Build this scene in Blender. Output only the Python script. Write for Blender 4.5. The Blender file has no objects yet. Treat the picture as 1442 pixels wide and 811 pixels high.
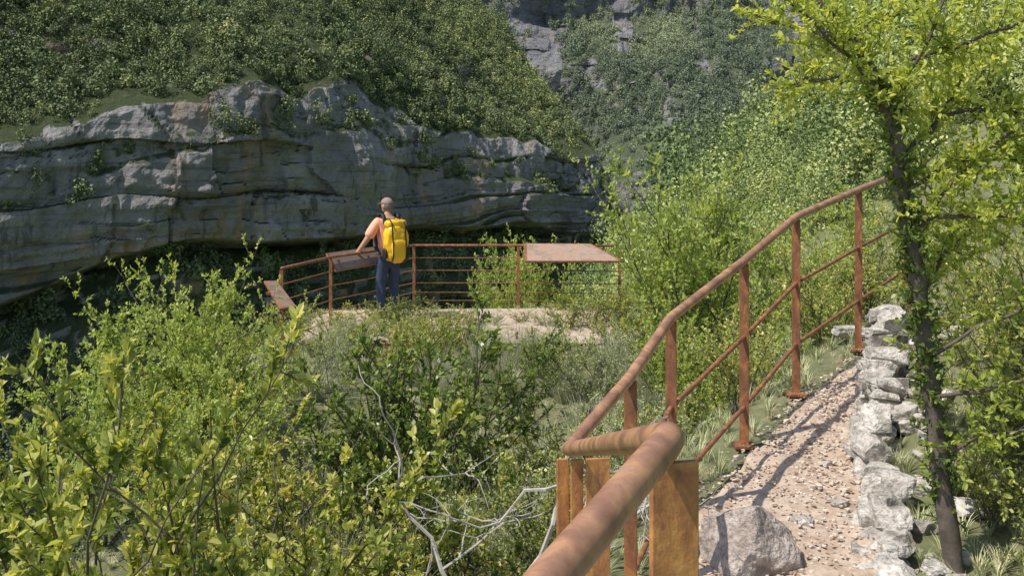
import bpy, bmesh, math, numpy as np, random
from mathutils import Vector, Matrix, Quaternion
SC=bpy.context.scene; COL=SC.collection
RNG=np.random.default_rng(7)

# ------------------------------------------------------------------ noise
def _h(ix,iy,iz,s):
    n=(ix*73856093)^(iy*19349663)^(iz*83492791)^(s*2654435)
    n&=0xffffffff
    n=((n^(n>>13))*1274126177)&0xffffffff
    n=((n^(n>>15))*668265263)&0xffffffff
    n^=n>>16
    return (n&0xffff)/32767.5-1.0
def vn(x,y,z=0.0,s=0):
    x,y,z=np.broadcast_arrays(np.asarray(x,float),np.asarray(y,float),np.asarray(z,float))
    ix=np.floor(x).astype(np.int64);iy=np.floor(y).astype(np.int64);iz=np.floor(z).astype(np.int64)
    fx=x-ix;fy=y-iy;fz=z-iz
    fx=fx*fx*(3-2*fx);fy=fy*fy*(3-2*fy);fz=fz*fz*(3-2*fz)
    r=0
    for a in (0,1):
        for b in (0,1):
            for c in (0,1):
                w=(fx if a else 1-fx)*(fy if b else 1-fy)*(fz if c else 1-fz)
                r=r+w*_h(ix+a,iy+b,iz+c,s)
    return r
def cell(x,y,z=0,s=0):
    x,y,z=np.broadcast_arrays(np.asarray(x,float),np.asarray(y,float),np.asarray(z,float))
    return _h(np.floor(x).astype(np.int64),np.floor(y).astype(np.int64),np.floor(z).astype(np.int64),s)
def fbm(x,y,z=0.0,o=4,s=0):
    r=0;a=1.0;t=0
    for i in range(o):
        r=r+a*vn(np.asarray(x)*2**i+i*17.3,np.asarray(y)*2**i+i*5.1,np.asarray(z)*2**i,s+i);t+=a;a*=.5
    return r/t
def sm(a,b,x):
    t=np.clip((np.asarray(x,float)-a)/(b-a),0,1);return t*t*(3-2*t)

# ------------------------------------------------------------------ mesh helpers
def np_mesh(name,V,Q,mats=(),mi=None,attrs=None,smooth=False):
    me=bpy.data.meshes.new(name)
    V=np.ascontiguousarray(V,dtype=np.float32);Q=np.ascontiguousarray(Q,dtype=np.int32)
    me.vertices.add(len(V));me.vertices.foreach_set('co',V.ravel())
    m,k=Q.shape
    me.loops.add(m*k);me.loops.foreach_set('vertex_index',Q.ravel())
    me.polygons.add(m);me.polygons.foreach_set('loop_start',(np.arange(m)*k).astype(np.int32))
    if mi is not None: me.polygons.foreach_set('material_index',np.asarray(mi,dtype=np.int32))
    for mt in mats: me.materials.append(mt)
    me.update(calc_edges=True)
    me.polygons.foreach_set('use_smooth',np.full(m,smooth,dtype=bool))
    if attrs:
        for n,(ty,val) in attrs.items():
            a=me.attributes.new(n,ty,'POINT');a.data.foreach_set('value',val)
    return me
def obj(name,me,parent=None,loc=(0,0,0)):
    o=bpy.data.objects.new(name,me);COL.objects.link(o);o.location=loc
    if parent is not None:o.parent=parent
    return o
def tag(o,label=None,cat=None,kind=None,group=None):
    if label:o["label"]=label
    if cat:o["category"]=cat
    if kind:o["kind"]=kind
    if group:o["group"]=group
    return o
def empty(name,loc,label,cat,group=None):
    e=bpy.data.objects.new(name,None);COL.objects.link(e);e.location=loc;e.empty_display_size=.2
    return tag(e,label,cat,None,group)
def part(name,me,par,label=None):
    o=obj(name,me,par,tuple(-c for c in par.location));
    if label:o["label"]=label
    return o
def norm(a):
    return a/np.maximum(np.linalg.norm(a,axis=-1,keepdims=True),1e-9)

class G:
    def __init__(s):s.V=[];s.Q=[];s.M=[];s.L=[];s.n=0
    def add(s,V,Q,mi,lv=0.5):
        V=np.asarray(V,float);Q=np.asarray(Q,int)
        s.V.append(V);s.Q.append(Q+s.n);s.M.append(np.full(len(Q),mi));
        s.L.append(np.full(len(V),lv) if np.isscalar(lv) else lv);s.n+=len(V)
    def mesh(s,name,mats,smooth=False):
        return np_mesh(name,np.concatenate(s.V),np.concatenate(s.Q),mats,np.concatenate(s.M),
            {'lv':('FLOAT',np.concatenate(s.L).astype(np.float32))},smooth)
    def height(s):return float(np.concatenate(s.V)[:,2].max())
def tube(g,P,R,sides=5,mi=0,lv=.5,caps=True):
    P=np.asarray(P,float);R=np.broadcast_to(np.asarray(R,float),(len(P),))
    T=np.gradient(P,axis=0);T=norm(T)
    ref=np.array([0,0,1.]) if abs(T[:,2]).mean()<.85 else np.array([1.,.2,0])
    A=norm(np.cross(T,ref));B=np.cross(T,A)
    an=np.arange(sides)*2*math.pi/sides
    V=P[:,None,:]+R[:,None,None]*(np.cos(an)[None,:,None]*A[:,None,:]+np.sin(an)[None,:,None]*B[:,None,:])
    k=len(P);V=V.reshape(-1,3)
    i=np.arange(k-1)[:,None]*sides;j=np.arange(sides)[None,:];j2=(j+1)%sides
    Q=np.stack([i+j,i+j2,i+sides+j2,i+sides+j],-1).reshape(-1,4)
    if caps:
        V=np.concatenate([V,P[:1],P[-1:]]);c0=k*sides;c1=c0+1
        if sides%2==0:
            e=[]
            for q in range(0,sides,2):
                e.append([c0,(q+2)%sides,q+1,q]);e.append([c1,(k-1)*sides+q,(k-1)*sides+q+1,(k-1)*sides+(q+2)%sides])
            Q=np.concatenate([Q,np.array(e)])
    g.add(V,Q,mi,lv)
def leaves(g,P,D,N,L,W,mi,lv,hi=True):
    n=len(P);D=norm(D);N=norm(N-(N*D).sum(1,keepdims=True)*D);S=np.cross(D,N)
    L=np.broadcast_to(L,(n,))[:,None];W=np.broadcast_to(W,(n,))[:,None]
    if hi:
        V=np.stack([P,P+D*L*.3+S*W*.46+N*W*.18,P+D*L*.7+S*W*.4+N*W*.14,P+D*L-N*L*.08,P+D*L*.7-S*W*.4+N*W*.14,P+D*L*.3-S*W*.46+N*W*.18],1)
        b=np.arange(n)[:,None]*6
        Q=np.concatenate([b+np.array([0,1,2,3]),b+np.array([0,3,4,5])]);k=6
    else:
        V=np.stack([P,P+D*L*.5+S*W*.5,P+D*L,P+D*L*.5-S*W*.5],1)
        Q=np.arange(n)[:,None]*4+np.array([0,1,2,3]);k=4
    g.add(V.reshape(-1,3),Q,mi,np.repeat(lv,k))
def box(g,c,ax,ay,az,mi=0,lv=.5):
    c=np.asarray(c,float);ax,ay,az=[np.asarray(v,float)/2 for v in (ax,ay,az)]
    V=[c+sx*ax+sy*ay+sz*az for sx in(-1,1) for sy in(-1,1) for sz in(-1,1)]
    g.add(V,[[0,1,3,2],[4,6,7,5],[0,4,5,1],[2,3,7,6],[0,2,6,4],[1,5,7,3]],mi,lv)

# ------------------------------------------------------------------ materials
def mat(name):
    m=bpy.data.materials.new(name);m.use_nodes=True;nt=m.node_tree
    b=nt.nodes['Principled BSDF'];return m,nt,b
def nd(nt,t,**k):
    n=nt.nodes.new(t)
    for a,v in k.items():setattr(n,a,v)
    return n
def ramp(nt,fac,stops):
    r=nd(nt,'ShaderNodeValToRGB');e=r.color_ramp.elements
    while len(e)<len(stops):e.new(.5)
    for i,(p,c) in enumerate(stops):e[i].position=p;e[i].color=(*c,1)
    nt.links.new(fac,r.inputs[0]);return r.outputs[0]
def noise(nt,scale=5,detail=4,mp=None,rough=.55,coord='Object',dist=0):
    tc=nd(nt,'ShaderNodeTexCoord');out=tc.outputs[coord]
    if mp:
        m=nd(nt,'ShaderNodeMapping');m.inputs['Scale'].default_value=mp;nt.links.new(out,m.inputs[0]);out=m.outputs[0]
    n=nd(nt,'ShaderNodeTexNoise');n.inputs['Scale'].default_value=scale;n.inputs['Detail'].default_value=detail;n.inputs['Roughness'].default_value=rough;n.inputs['Distortion'].default_value=dist
    nt.links.new(out,n.inputs['Vector']);return n.outputs['Fac']
def mix(nt,f,a,b,mode='MIX'):
    m=nd(nt,'ShaderNodeMix',data_type='RGBA',blend_type=mode)
    for s,v in ((0,f),(6,a),(7,b)):
        if hasattr(v,'is_output'):nt.links.new(v,m.inputs[s])
        elif s==0:m.inputs[0].default_value=v
        else:m.inputs[s].default_value=(*v,1)
    return m.outputs[2]
def mth(nt,op,a,b=0.0,clamp=False):
    m=nd(nt,'ShaderNodeMath',operation=op);m.use_clamp=clamp
    for i,v in enumerate((a,b)):
        if hasattr(v,'is_output'):nt.links.new(v,m.inputs[i])
        else:m.inputs[i].default_value=v
    return m.outputs[0]
def bump(nt,b,h,s=.5,d=.02):
    n=nd(nt,'ShaderNodeBump');n.inputs['Strength'].default_value=s;n.inputs['Distance'].default_value=d
    nt.links.new(h,n.inputs['Height']);nt.links.new(n.outputs[0],b.inputs['Normal'])
def simple(name,c,rough=.8,c2=None,sc=20,metal=0,bs=0.3,bd=.005,spec=None):
    m,nt,b=mat(name);f=noise(nt,sc)
    nt.links.new(ramp(nt,f,[(.3,c),(.7,c2 or tuple(x*.75 for x in c))]),b.inputs['Base Color'])
    b.inputs['Roughness'].default_value=rough;b.inputs['Metallic'].default_value=metal
    if spec is not None:b.inputs['Specular IOR Level'].default_value=spec
    bump(nt,b,f,bs,bd);return m
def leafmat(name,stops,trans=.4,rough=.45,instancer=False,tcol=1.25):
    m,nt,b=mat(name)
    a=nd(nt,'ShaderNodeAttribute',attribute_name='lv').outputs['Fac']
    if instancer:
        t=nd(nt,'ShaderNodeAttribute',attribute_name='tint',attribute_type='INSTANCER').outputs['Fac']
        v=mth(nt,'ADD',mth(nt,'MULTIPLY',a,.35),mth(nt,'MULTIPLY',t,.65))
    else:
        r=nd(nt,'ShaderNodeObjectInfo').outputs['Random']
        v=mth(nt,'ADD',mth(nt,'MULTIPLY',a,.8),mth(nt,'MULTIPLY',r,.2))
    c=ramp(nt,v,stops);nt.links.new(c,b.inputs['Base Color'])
    b.inputs['Roughness'].default_value=rough;b.inputs['Specular IOR Level'].default_value=.35
    if trans>0:
        tr=nd(nt,'ShaderNodeBsdfTranslucent')
        tc=mix(nt,1.0,c,(tcol*1.15,tcol*1.1,tcol*.5),'MULTIPLY');nt.links.new(tc,tr.inputs[0])
        mx=nd(nt,'ShaderNodeMixShader');mx.inputs[0].default_value=trans
        nt.links.new(b.outputs[0],mx.inputs[1]);nt.links.new(tr.outputs[0],mx.inputs[2])
        nt.links.new(mx.outputs[0],nt.nodes['Material Output'].inputs[0])
    return m

M_box=leafmat('boxwood_leaf',[(0,(.07,.105,.03)),(.35,(.21,.27,.06)),(.6,(.42,.46,.13)),(.85,(.68,.65,.24)),(1,(.76,.55,.20))],.42,.34)
M_dark=leafmat('dark_leaf',[(0,(.045,.08,.022)),(.5,(.13,.20,.045)),(1,(.42,.48,.13))],.4,.34)
M_light=leafmat('light_leaf',[(0,(.18,.25,.06)),(.5,(.38,.47,.13)),(1,(.64,.68,.25))],.48,.45)
M_crown=leafmat('crown_leaf',[(0,(.14,.21,.04)),(.5,(.36,.44,.10)),(1,(.66,.69,.22))],.52,.42)
M_sage=leafmat('sage_leaf',[(0,(.20,.25,.11)),(.5,(.38,.45,.20)),(1,(.60,.63,.32))],.25,.6)
M_broom=leafmat('broom_blade',[(0,(.26,.28,.17)),(.5,(.44,.46,.28)),(1,(.64,.61,.44))],0,.6)
M_grass=leafmat('grass_blade',[(0,(.22,.26,.11)),(.6,(.44,.46,.24)),(1,(.64,.58,.38))],0,.6,True)
M_far=leafmat('hazed_forest_leaf',[(0,(.08,.11,.065)),(.4,(.145,.185,.085)),(.72,(.28,.32,.12)),(1,(.50,.49,.20))],0,.8,True)  # muted greens: light aerial haze is mixed into the leaf colour
M_hill=leafmat('hill_leaf',[(0,(.07,.11,.045)),(.45,(.18,.245,.08)),(.75,(.34,.40,.13)),(1,(.54,.55,.21))],0,.7,True)
M_mtn=leafmat('hazed_mountain_leaf',[(0,(.11,.14,.12)),(.5,(.215,.265,.165)),(1,(.42,.45,.25))],0,.9,True)  # pale greyed greens, distance haze painted into the leaf colour
M_bark=simple('bark',(.14,.115,.09),.9,(.06,.05,.04),30,bs=.8)
M_twig=simple('twig_bark',(.30,.27,.23),.9,(.17,.15,.13),30)
M_dead=simple('dead_wood',(.52,.48,.44),.85,(.32,.29,.27),25)
def rustm(name,st):
    m,nt,b=mat(name)
    a=noise(nt,20,8,(1,1,.45),.75,dist=.6);c=noise(nt,90,4)
    col=ramp(nt,a,st)
    col=mix(nt,mth(nt,'MULTIPLY',c,.45),col,(.15,.07,.045))
    nt.links.new(col,b.inputs['Base Color']);b.inputs['Roughness'].default_value=.6;b.inputs['Metallic'].default_value=.15
    bump(nt,b,c,.5,.002);return m
M_rust=rustm('rusty_steel',[(.3,(.10,.048,.032)),(.44,(.21,.09,.045)),(.54,(.33,.135,.055)),(.62,(.52,.24,.08)),(.68,(.28,.135,.08)),(.8,(.40,.28,.21))])
M_rusto=rustm('orange_rusty_steel',[(.3,(.22,.095,.05)),(.42,(.44,.19,.075)),(.52,(.64,.29,.09)),(.60,(.80,.42,.13)),(.68,(.46,.25,.14)),(.82,(.50,.42,.36))])
def railm():
    m,nt,b=mat('worn_rusty_tube')
    a=noise(nt,12,8,rough=.65,dist=.3);c=noise(nt,150,4)
    col=ramp(nt,a,[(.34,(.24,.115,.075)),(.46,(.35,.18,.11)),(.54,(.46,.245,.14)),(.60,(.58,.31,.15)),(.66,(.42,.255,.18)),(.80,(.58,.43,.34))])
    col=mix(nt,mth(nt,'MULTIPLY',c,.4),col,(.22,.11,.065))
    nt.links.new(col,b.inputs['Base Color']);nt.links.new(mth(nt,'ADD',mth(nt,'MULTIPLY',a,.5),.2),b.inputs['Roughness']);b.inputs['Metallic'].default_value=.08
    bump(nt,b,c,.3,.0012);return m
M_rail=railm()
def stonem(name,a,b_,c_,sc=6):
    m,nt,b=mat(name)
    n1=noise(nt,sc,7,rough=.65);n2=noise(nt,sc*6,5)
    col=ramp(nt,n1,[(.32,c_),(.46,a),(.64,b_)])
    col=mix(nt,ramp(nt,n2,[(.45,(0.0,0.0,0.0)),(.7,(.7,.7,.7))]),col,tuple(x*.42 for x in a))
    nt.links.new(col,b.inputs['Base Color']);b.inputs['Roughness'].default_value=.95
    h=mth(nt,'ADD',n1,mth(nt,'MULTIPLY',n2,.5));bump(nt,b,h,1.0,.04);return m
M_stone=stonem('limestone',(.50,.46,.41),(.74,.69,.63),(.20,.175,.15),8)
M_boulder=stonem('boulder_stone',(.40,.33,.29),(.58,.50,.45),(.16,.13,.10),9)
def rockm(name,g1,g2,och,green,soil,scl=1.0):
    m,nt,b=mat(name)
    s1=noise(nt,1,6,(.02*scl,.02*scl,.45*scl),.7,dist=.3);s2=noise(nt,1,5,(.07*scl,.07*scl,.03*scl),.65,dist=.5);s3=noise(nt,.05*scl,6,rough=.6);s4=noise(nt,.5*scl,9,rough=.75)
    crack=noise(nt,1,6,(.28*scl,.28*scl,.07*scl),.7,dist=.3);thin=noise(nt,1,7,(.06*scl,.06*scl,1.5*scl),.65,dist=.5)
    col=ramp(nt,s3,[(.3,tuple(x*.74 for x in g1)),(.48,g1),(.62,g2)])
    col=mix(nt,ramp(nt,s1,[(.34,(.5,.5,.5)),(.44,(0,0,0)),(.64,(0,0,0)),(.76,(.35,.35,.35))]),col,tuple(x*.5 for x in g1))
    col=mix(nt,ramp(nt,s2,[(.53,(0,0,0)),(.64,(.75,.75,.75))]),col,och)
    col=mix(nt,ramp(nt,thin,[(.35,(.65,.65,.65)),(.44,(0,0,0))]),col,tuple(x*.38 for x in g1))
    col=mix(nt,ramp(nt,crack,[(.36,(.75,.75,.75)),(.43,(0,0,0))]),col,tuple(x*.33 for x in g1))
    col=mix(nt,ramp(nt,s4,[(.48,(0,0,0)),(.70,(.6,.6,.6))]),col,tuple(x*.48 for x in g1))
    gm=nd(nt,'ShaderNodeNewGeometry');sx=nd(nt,'ShaderNodeSeparateXYZ');nt.links.new(gm.outputs['Normal'],sx.inputs[0])
    veg=nd(nt,'ShaderNodeAttribute',attribute_name='veg').outputs['Fac']
    f=mth(nt,'ADD',mth(nt,'ADD',sx.outputs[2],mth(nt,'MULTIPLY',mth(nt,'SUBTRACT',s4,.5),.6)),mth(nt,'MULTIPLY',veg,.55))
    gs=mix(nt,ramp(nt,s4,[(.5,(0,0,0)),(.7,(1,1,1))]),green,soil)
    col=mix(nt,ramp(nt,f,[(.68,(0,0,0)),(.88,(1,1,1))]),col,gs)
    nt.links.new(col,b.inputs['Base Color']);b.inputs['Roughness'].default_value=1;b.inputs['Specular IOR Level'].default_value=.1
    bump(nt,b,mth(nt,'ADD',mth(nt,'MULTIPLY',s1,.4),mth(nt,'ADD',mth(nt,'MULTIPLY',crack,.7),mth(nt,'MULTIPLY',s4,1.5))),1.0,2.0/scl);return m
M_cliff=rockm('cliff_rock',(.47,.455,.465),(.60,.58,.58),(.70,.47,.30),(.10,.13,.06),(.18,.19,.11))
M_mrock=rockm('mountain_rock',(.36,.36,.375),(.50,.495,.50),(.46,.41,.35),(.15,.19,.11),(.34,.34,.26),.6)
def soilm(name,stops,sc):
    m,nt,b=mat(name);n=noise(nt,sc,8,rough=.7);n2=noise(nt,sc*.15,3)
    col=mix(nt,mth(nt,'MULTIPLY',n2,.5),ramp(nt,n,stops),stops[0][1])
    nt.links.new(col,b.inputs['Base Color']);b.inputs['Roughness'].default_value=1;bump(nt,b,n,.9,.02);return m
M_soil=soilm('soil',[(.3,(.09,.11,.045)),(.55,(.18,.18,.09)),(.75,(.32,.28,.19))],8)
M_hsoil=soilm('hill_soil',[(.3,(.08,.12,.045)),(.55,(.14,.19,.07)),(.75,(.24,.26,.13))],.5)
M_path=soilm('path_dirt',[(.3,(.31,.22,.16)),(.5,(.55,.43,.335)),(.72,(.76,.66,.55))],14)

# ------------------------------------------------------------------ terrain
RY=[-3,0,.85,1.25,2.9,3.4,4.0,4.7,5.4,6.2,7.0,9,12,20,300];RX=[-.9,-.3,.036,.195,.163,.405,.639,1.096,1.541,2.158,2.74,4.2,6.0,10,60]
WY=[0,2.5,3.6,4.5,5.4,6.0,7,300];WX=[.9,1.12,1.34,1.62,2.00,2.5,3.4,90]
def H(x,y):
    x=np.asarray(x,float);y=np.asarray(y,float)
    rx=np.interp(y,RY,RX);wx=np.interp(y,WY,WX)
    pz=-1.9+.115*np.clip(y,-3,8)+.05*np.clip(y-8,0,30)
    dl=rx-x
    zl=-2.31-.35*sm(11.5,5,y)-.06*np.clip(dl,0,6)*sm(12,8,y)
    zl=zl+.10*fbm(x*.7,y*.7,0,3,3)*sm(12.5,10.5,y)
    wl=sm(0.05,1.9,dl)
    wl=np.where(y>9.5,np.maximum(wl,sm(0,4,dl)),wl)
    z=pz*(1-wl)+zl*wl
    dr=x-wx
    step=sm(0,.2,dr)*.20*sm(6.2,5.5,y)*sm(3.9,4.7,y)+.26*np.clip(dr,0,8)*sm(6.5,5.3,y)*(.25+.75*sm(3.6,4.8,y))+.20*np.clip(x-rx-1.2,0,9)*sm(5.5,7.5,y)
    z=z+step
    e1=np.clip(-3.15-x,0,None);e2=np.clip(y-(16.25+2.0*np.clip(x-2.2,0,None)),0,None)
    z=z-1.5*np.sqrt(e1**2+e2**2)
    zf=.8*(x-4.8-.177*y)
    zf=np.where(zf<-6,-6+(zf+6)*1.5,zf)+1.6*fbm(x*.04,y*.04,0,4,9)*sm(15,60,y)
    w=sm(15,30,y)
    z=z*(1-w)+zf*w
    return np.maximum(z,-100+0*z)
def grid(x0,x1,nx,y0,y1,ny,f):
    X,Y=np.meshgrid(np.linspace(x0,x1,nx),np.linspace(y0,y1,ny));Z=f(X,Y)
    V=np.stack([X,Y,Z],-1).reshape(-1,3)
    i=np.arange(ny-1)[:,None]*nx;j=np.arange(nx-1)[None,:]
    return V,np.stack([i+j,i+j+1,i+nx+j+1,i+nx+j],-1).reshape(-1,4)
V,Q=grid(-9,14,210,-3,26,260,lambda x,y:H(x,y)+.025*fbm(x*4,y*4,0,3,5))
tag(obj('ground',np_mesh('ground',V,Q,[M_soil],smooth=True)),kind='structure')
def HC(x,y):
    ins=(x>-9)&(x<14)&(y<26)&(y>-3)
    return H(x,y)-np.where(ins,.5,0)
V,Q=grid(-70,190,175,-20,230,170,HC)
tag(obj('hillside_terrain',np_mesh('hillside_terrain',V,Q,[M_hsoil],smooth=True)),kind='structure')
V,Q=grid(-3000,3000,20,-3000,3000,20,lambda x,y:x*0-101)
tag(obj('valley_floor_ground',np_mesh('valley_floor_ground',V,Q,[M_hsoil])),kind='structure')
ys=np.linspace(1.0,6.6,150);ts=np.linspace(0,1,36)
YY,TT=np.meshgrid(ys,ts,indexing='ij')
L0=np.interp(YY,RY,RX)+.08+.06*fbm(YY*3,TT*0,0,2,4);R0_=np.interp(YY,WY,WX)+.04
XX=L0+(R0_-L0)*TT
ZZ=H(XX,YY)+.028+.022*fbm(XX*9,YY*9,0,3,8)
ZZ[:,0]-=.05
V=np.stack([XX,YY,ZZ],-1).reshape(-1,3);nx=36
i=np.arange(149)[:,None]*nx;j=np.arange(nx-1)[None,:]
Q=np.stack([i+j,i+nx+j,i+nx+j+1,i+j+1],-1).reshape(-1,4)[:,::-1]
tag(obj('path',np_mesh('path',V,Q,[M_path],smooth=True)),kind='structure')
V,Q=grid(-2.9,1.5,40,12.6,15.95,40,lambda x,y:H(x,y)+.035+.012*fbm(x*5,y*5,0,3,8))
tag(obj('viewpoint_path',np_mesh('viewpoint_path',V,Q,[M_path],smooth=True)),kind='structure')

def curtain(C,N,prof,nc,nr,disp):
    C=np.array(C,float);d=np.r_[0,np.cumsum(np.hypot(*np.diff(C,axis=0).T))];s=np.linspace(0,d[-1],nc)
    cx=np.interp(s,d,C[:,0]);cy=np.interp(s,d,C[:,1])
    k=np.ones(31)/31;cx=np.convolve(np.pad(cx,15,'edge'),k,'valid');cy=np.convolve(np.pad(cy,15,'edge'),k,'valid')
    S,T=np.meshgrid(s,np.linspace(0,1,nr))
    z,dd,veg=prof(S,T)
    X=cx[None,:]+N[0]*dd;Y=cy[None,:]+N[1]*dd
    o,zo=disp(X,Y,z,S,veg)
    X=X-N[0]*o;Y=Y-N[1]*o
    V=np.stack([X,Y,z+zo],-1).reshape(-1,3)
    i=np.arange(nr-1)[:,None]*nc;j=np.arange(nc-1)[None,:]
    return V,np.stack([i+j,i+j+1,i+nc+j+1,i+nc+j],-1).reshape(-1,4),veg.reshape(-1),S.reshape(-1)
C1=[(-140,70),(-72,140),(-30,190),(0,235),(22,262),(28,300),(45,380)]
cd=np.r_[0,np.cumsum(np.hypot(*np.diff(np.array(C1,float),axis=0).T))]
def zt(S):return np.interp(S,[0,cd[1],cd[1]+25,cd[1]+45,cd[1]+60,cd[1]+72,cd[1]+88,cd[3],cd[4],cd[5],cd[6]],[0,1,10,11,14,15,8,6,1,-7,-19])
def zb(S):return np.interp(S,[0,cd[1],cd[1]+30,cd[3],cd[4],cd[6]],[-21,-19,-13,-16,-18,-30])
def prof1(S,T):
    zb_,zt_=zb(S)+1.6*vn(S*.05,0,0,3),zt(S)+5.0*fbm(S*.08,0,0,4,4);z1=zb_+(zt_-zb_)*(.66+.2*vn(S*.035,0,0,2))
    led=.5+.9*sm(-.2,.5,vn(S*.022+3,0,0,8))*4.0
    ts=[0,.10,.19,.21,.24,.44,.46,.60,.72,.85,1.0]
    zs=[zb_*0-101,zb_*0-60,zb_-6,zb_-.8,zb_+.8,z1,z1+1.2,zt_,zt_+22,zt_+60,zt_+150]
    ds=[-50,-26,-2,5,-2.2,-.4,led,led+1.8,33,85,200]
    vg=[1,1,1,.2,0,0,.6,0,1,1,1]
    z=np.zeros_like(S);d=np.zeros_like(S);v=np.zeros_like(S)
    for k in range(10):
        m=(T>=ts[k])&(T<=ts[k+1]);f=(T-ts[k])/(ts[k+1]-ts[k])
        z=np.where(m,zs[k]+(zs[k+1]-zs[k])*f,z);d=np.where(m,ds[k]+(ds[k+1]-ds[k])*f,d)
        ff=np.clip(f*10,0,1) if k==7 else f
        v=np.where(m,vg[k]+(vg[k+1]-vg[k])*ff,v)
    return z,d,v
def disp1(X,Y,z,S,veg):
    zz=z+3.2*vn(S*.022,0,0,33)+1.3*vn(S*.07,z*.05,0,34)+.02*S
    u=(z-zb(S))/(zt(S)-zb(S))
    bz=zz/8.5+.25*vn(S*.012,0,0,35)+.35;bed=cell(bz*0,bz,0,21)
    fr=bz-np.floor(bz);groove=-.9*np.exp(-((np.minimum(fr,1-fr))/.035)**2)*sm(-.1,.45,vn(S*.055,np.round(bz)*3.1,0,38))
    jx=S/(12+3*bed)+.6*vn(S*.12,z*.10,0,36)+bed*3.3;blk=cell(jx,bz,0,37);fj=jx-np.floor(jx);joint=-.8*np.exp(-((np.minimum(fj,1-fj))/.03)**2)*sm(-.2,.4,vn(S*.05,z*.1,0,39))
    j2=S/3.6+.7*vn(S*.2,z*.2,0,50);b2=zz/2.2+.5*vn(S*.12,z*.12,0,53);blk2=cell(j2,b2,0,51)*sm(-.2,.3,vn(S*.05,z*.07,0,52))
    low=1-sm(.05,.5,u)
    thin=vn(S*.02,zz*1.1,0,22)*(.16+low*1.1)
    big=6.5*fbm(S*.022,z*.010,0,3,23)+3.2*fbm(S*.09,z*.06,0,4,24)
    arch=3.4*vn(S*.035,z*.05,0,28)
    o=.5*bed+groove+.9*blk+joint+.65*blk2+thin+big+arch+.9*fbm(S*.35,z*.35,0,4,25)
    up=np.clip((z-zt(S))/12,0,1)
    rough=9*fbm(X*.028,Y*.028,0,4,26)+3*fbm(X*.12,Y*.12,z*.12,3,27)
    return o*(1-up)+rough*up*1.3,0*z
V1,Q1,veg1,S1=curtain(C1,(-.5,.866),prof1,760,360,disp1)
tag(obj('gorge_cliff_hillside',np_mesh('gorge_cliff_hillside',V1,Q1,[M_cliff],attrs={'veg':('FLOAT',veg1.astype(np.float32))},smooth=False)),kind='structure')
C2=[(-150,400),(60,430),(130,440),(200,420),(330,380)]
def prof2(S,T):
    ts=[0,.3,.42,.55,.62,.8,.86,1.0]
    zs=[-101,-10,8,32,46,78,104,210];ds=[-20,10,40,68,76,124,132,230]
    z=np.interp(T,ts,zs);d=np.interp(T,ts,ds)
    z=z+10*vn(S*.01,0,0,44)*np.clip(T*3,0,1)
    v=np.interp(T,ts,[.3,.4,1,.95,.6,1,.5,.7])+.3*fbm(S*.03,z*.03,0,3,46)
    streak=sm(.24,.38,vn(S*.095+.6*vn(S*.02,z*.03,0,48),z*.012,0,47))*sm(.4,.5,T)*(T<.86)
    crag=sm(.2,.4,fbm(S*.045+5,z*.06,0,3,49))*(T>.5)*(T<.9)
    v=v-1.5*streak-.7*crag
    return z,d,np.clip(v,-.6,1)
def disp2(X,Y,z,S,veg):
    g=fbm(S*.018,z*.012,0,4,41)
    return 28*g+10*fbm(S*.07,z*.04,0,4,42)+2.2*cell(S*.08+.4*vn(S*.1,z*.1,0,3),z*.12,0,43)*(veg<.3)+2.2*fbm(S*.3,z*.3,0,3,45)+14*sm(250,300,S)*sm(30,60,z),0*z
V2,Q2,veg2,S2=curtain(C2,(0.08,.99),prof2,400,260,disp2)
tag(obj('distant_mountain_terrain',np_mesh('distant_mountain_terrain',V2,Q2,[M_mrock],attrs={'veg':('FLOAT',veg2.astype(np.float32))},smooth=False)),kind='structure')

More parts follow.
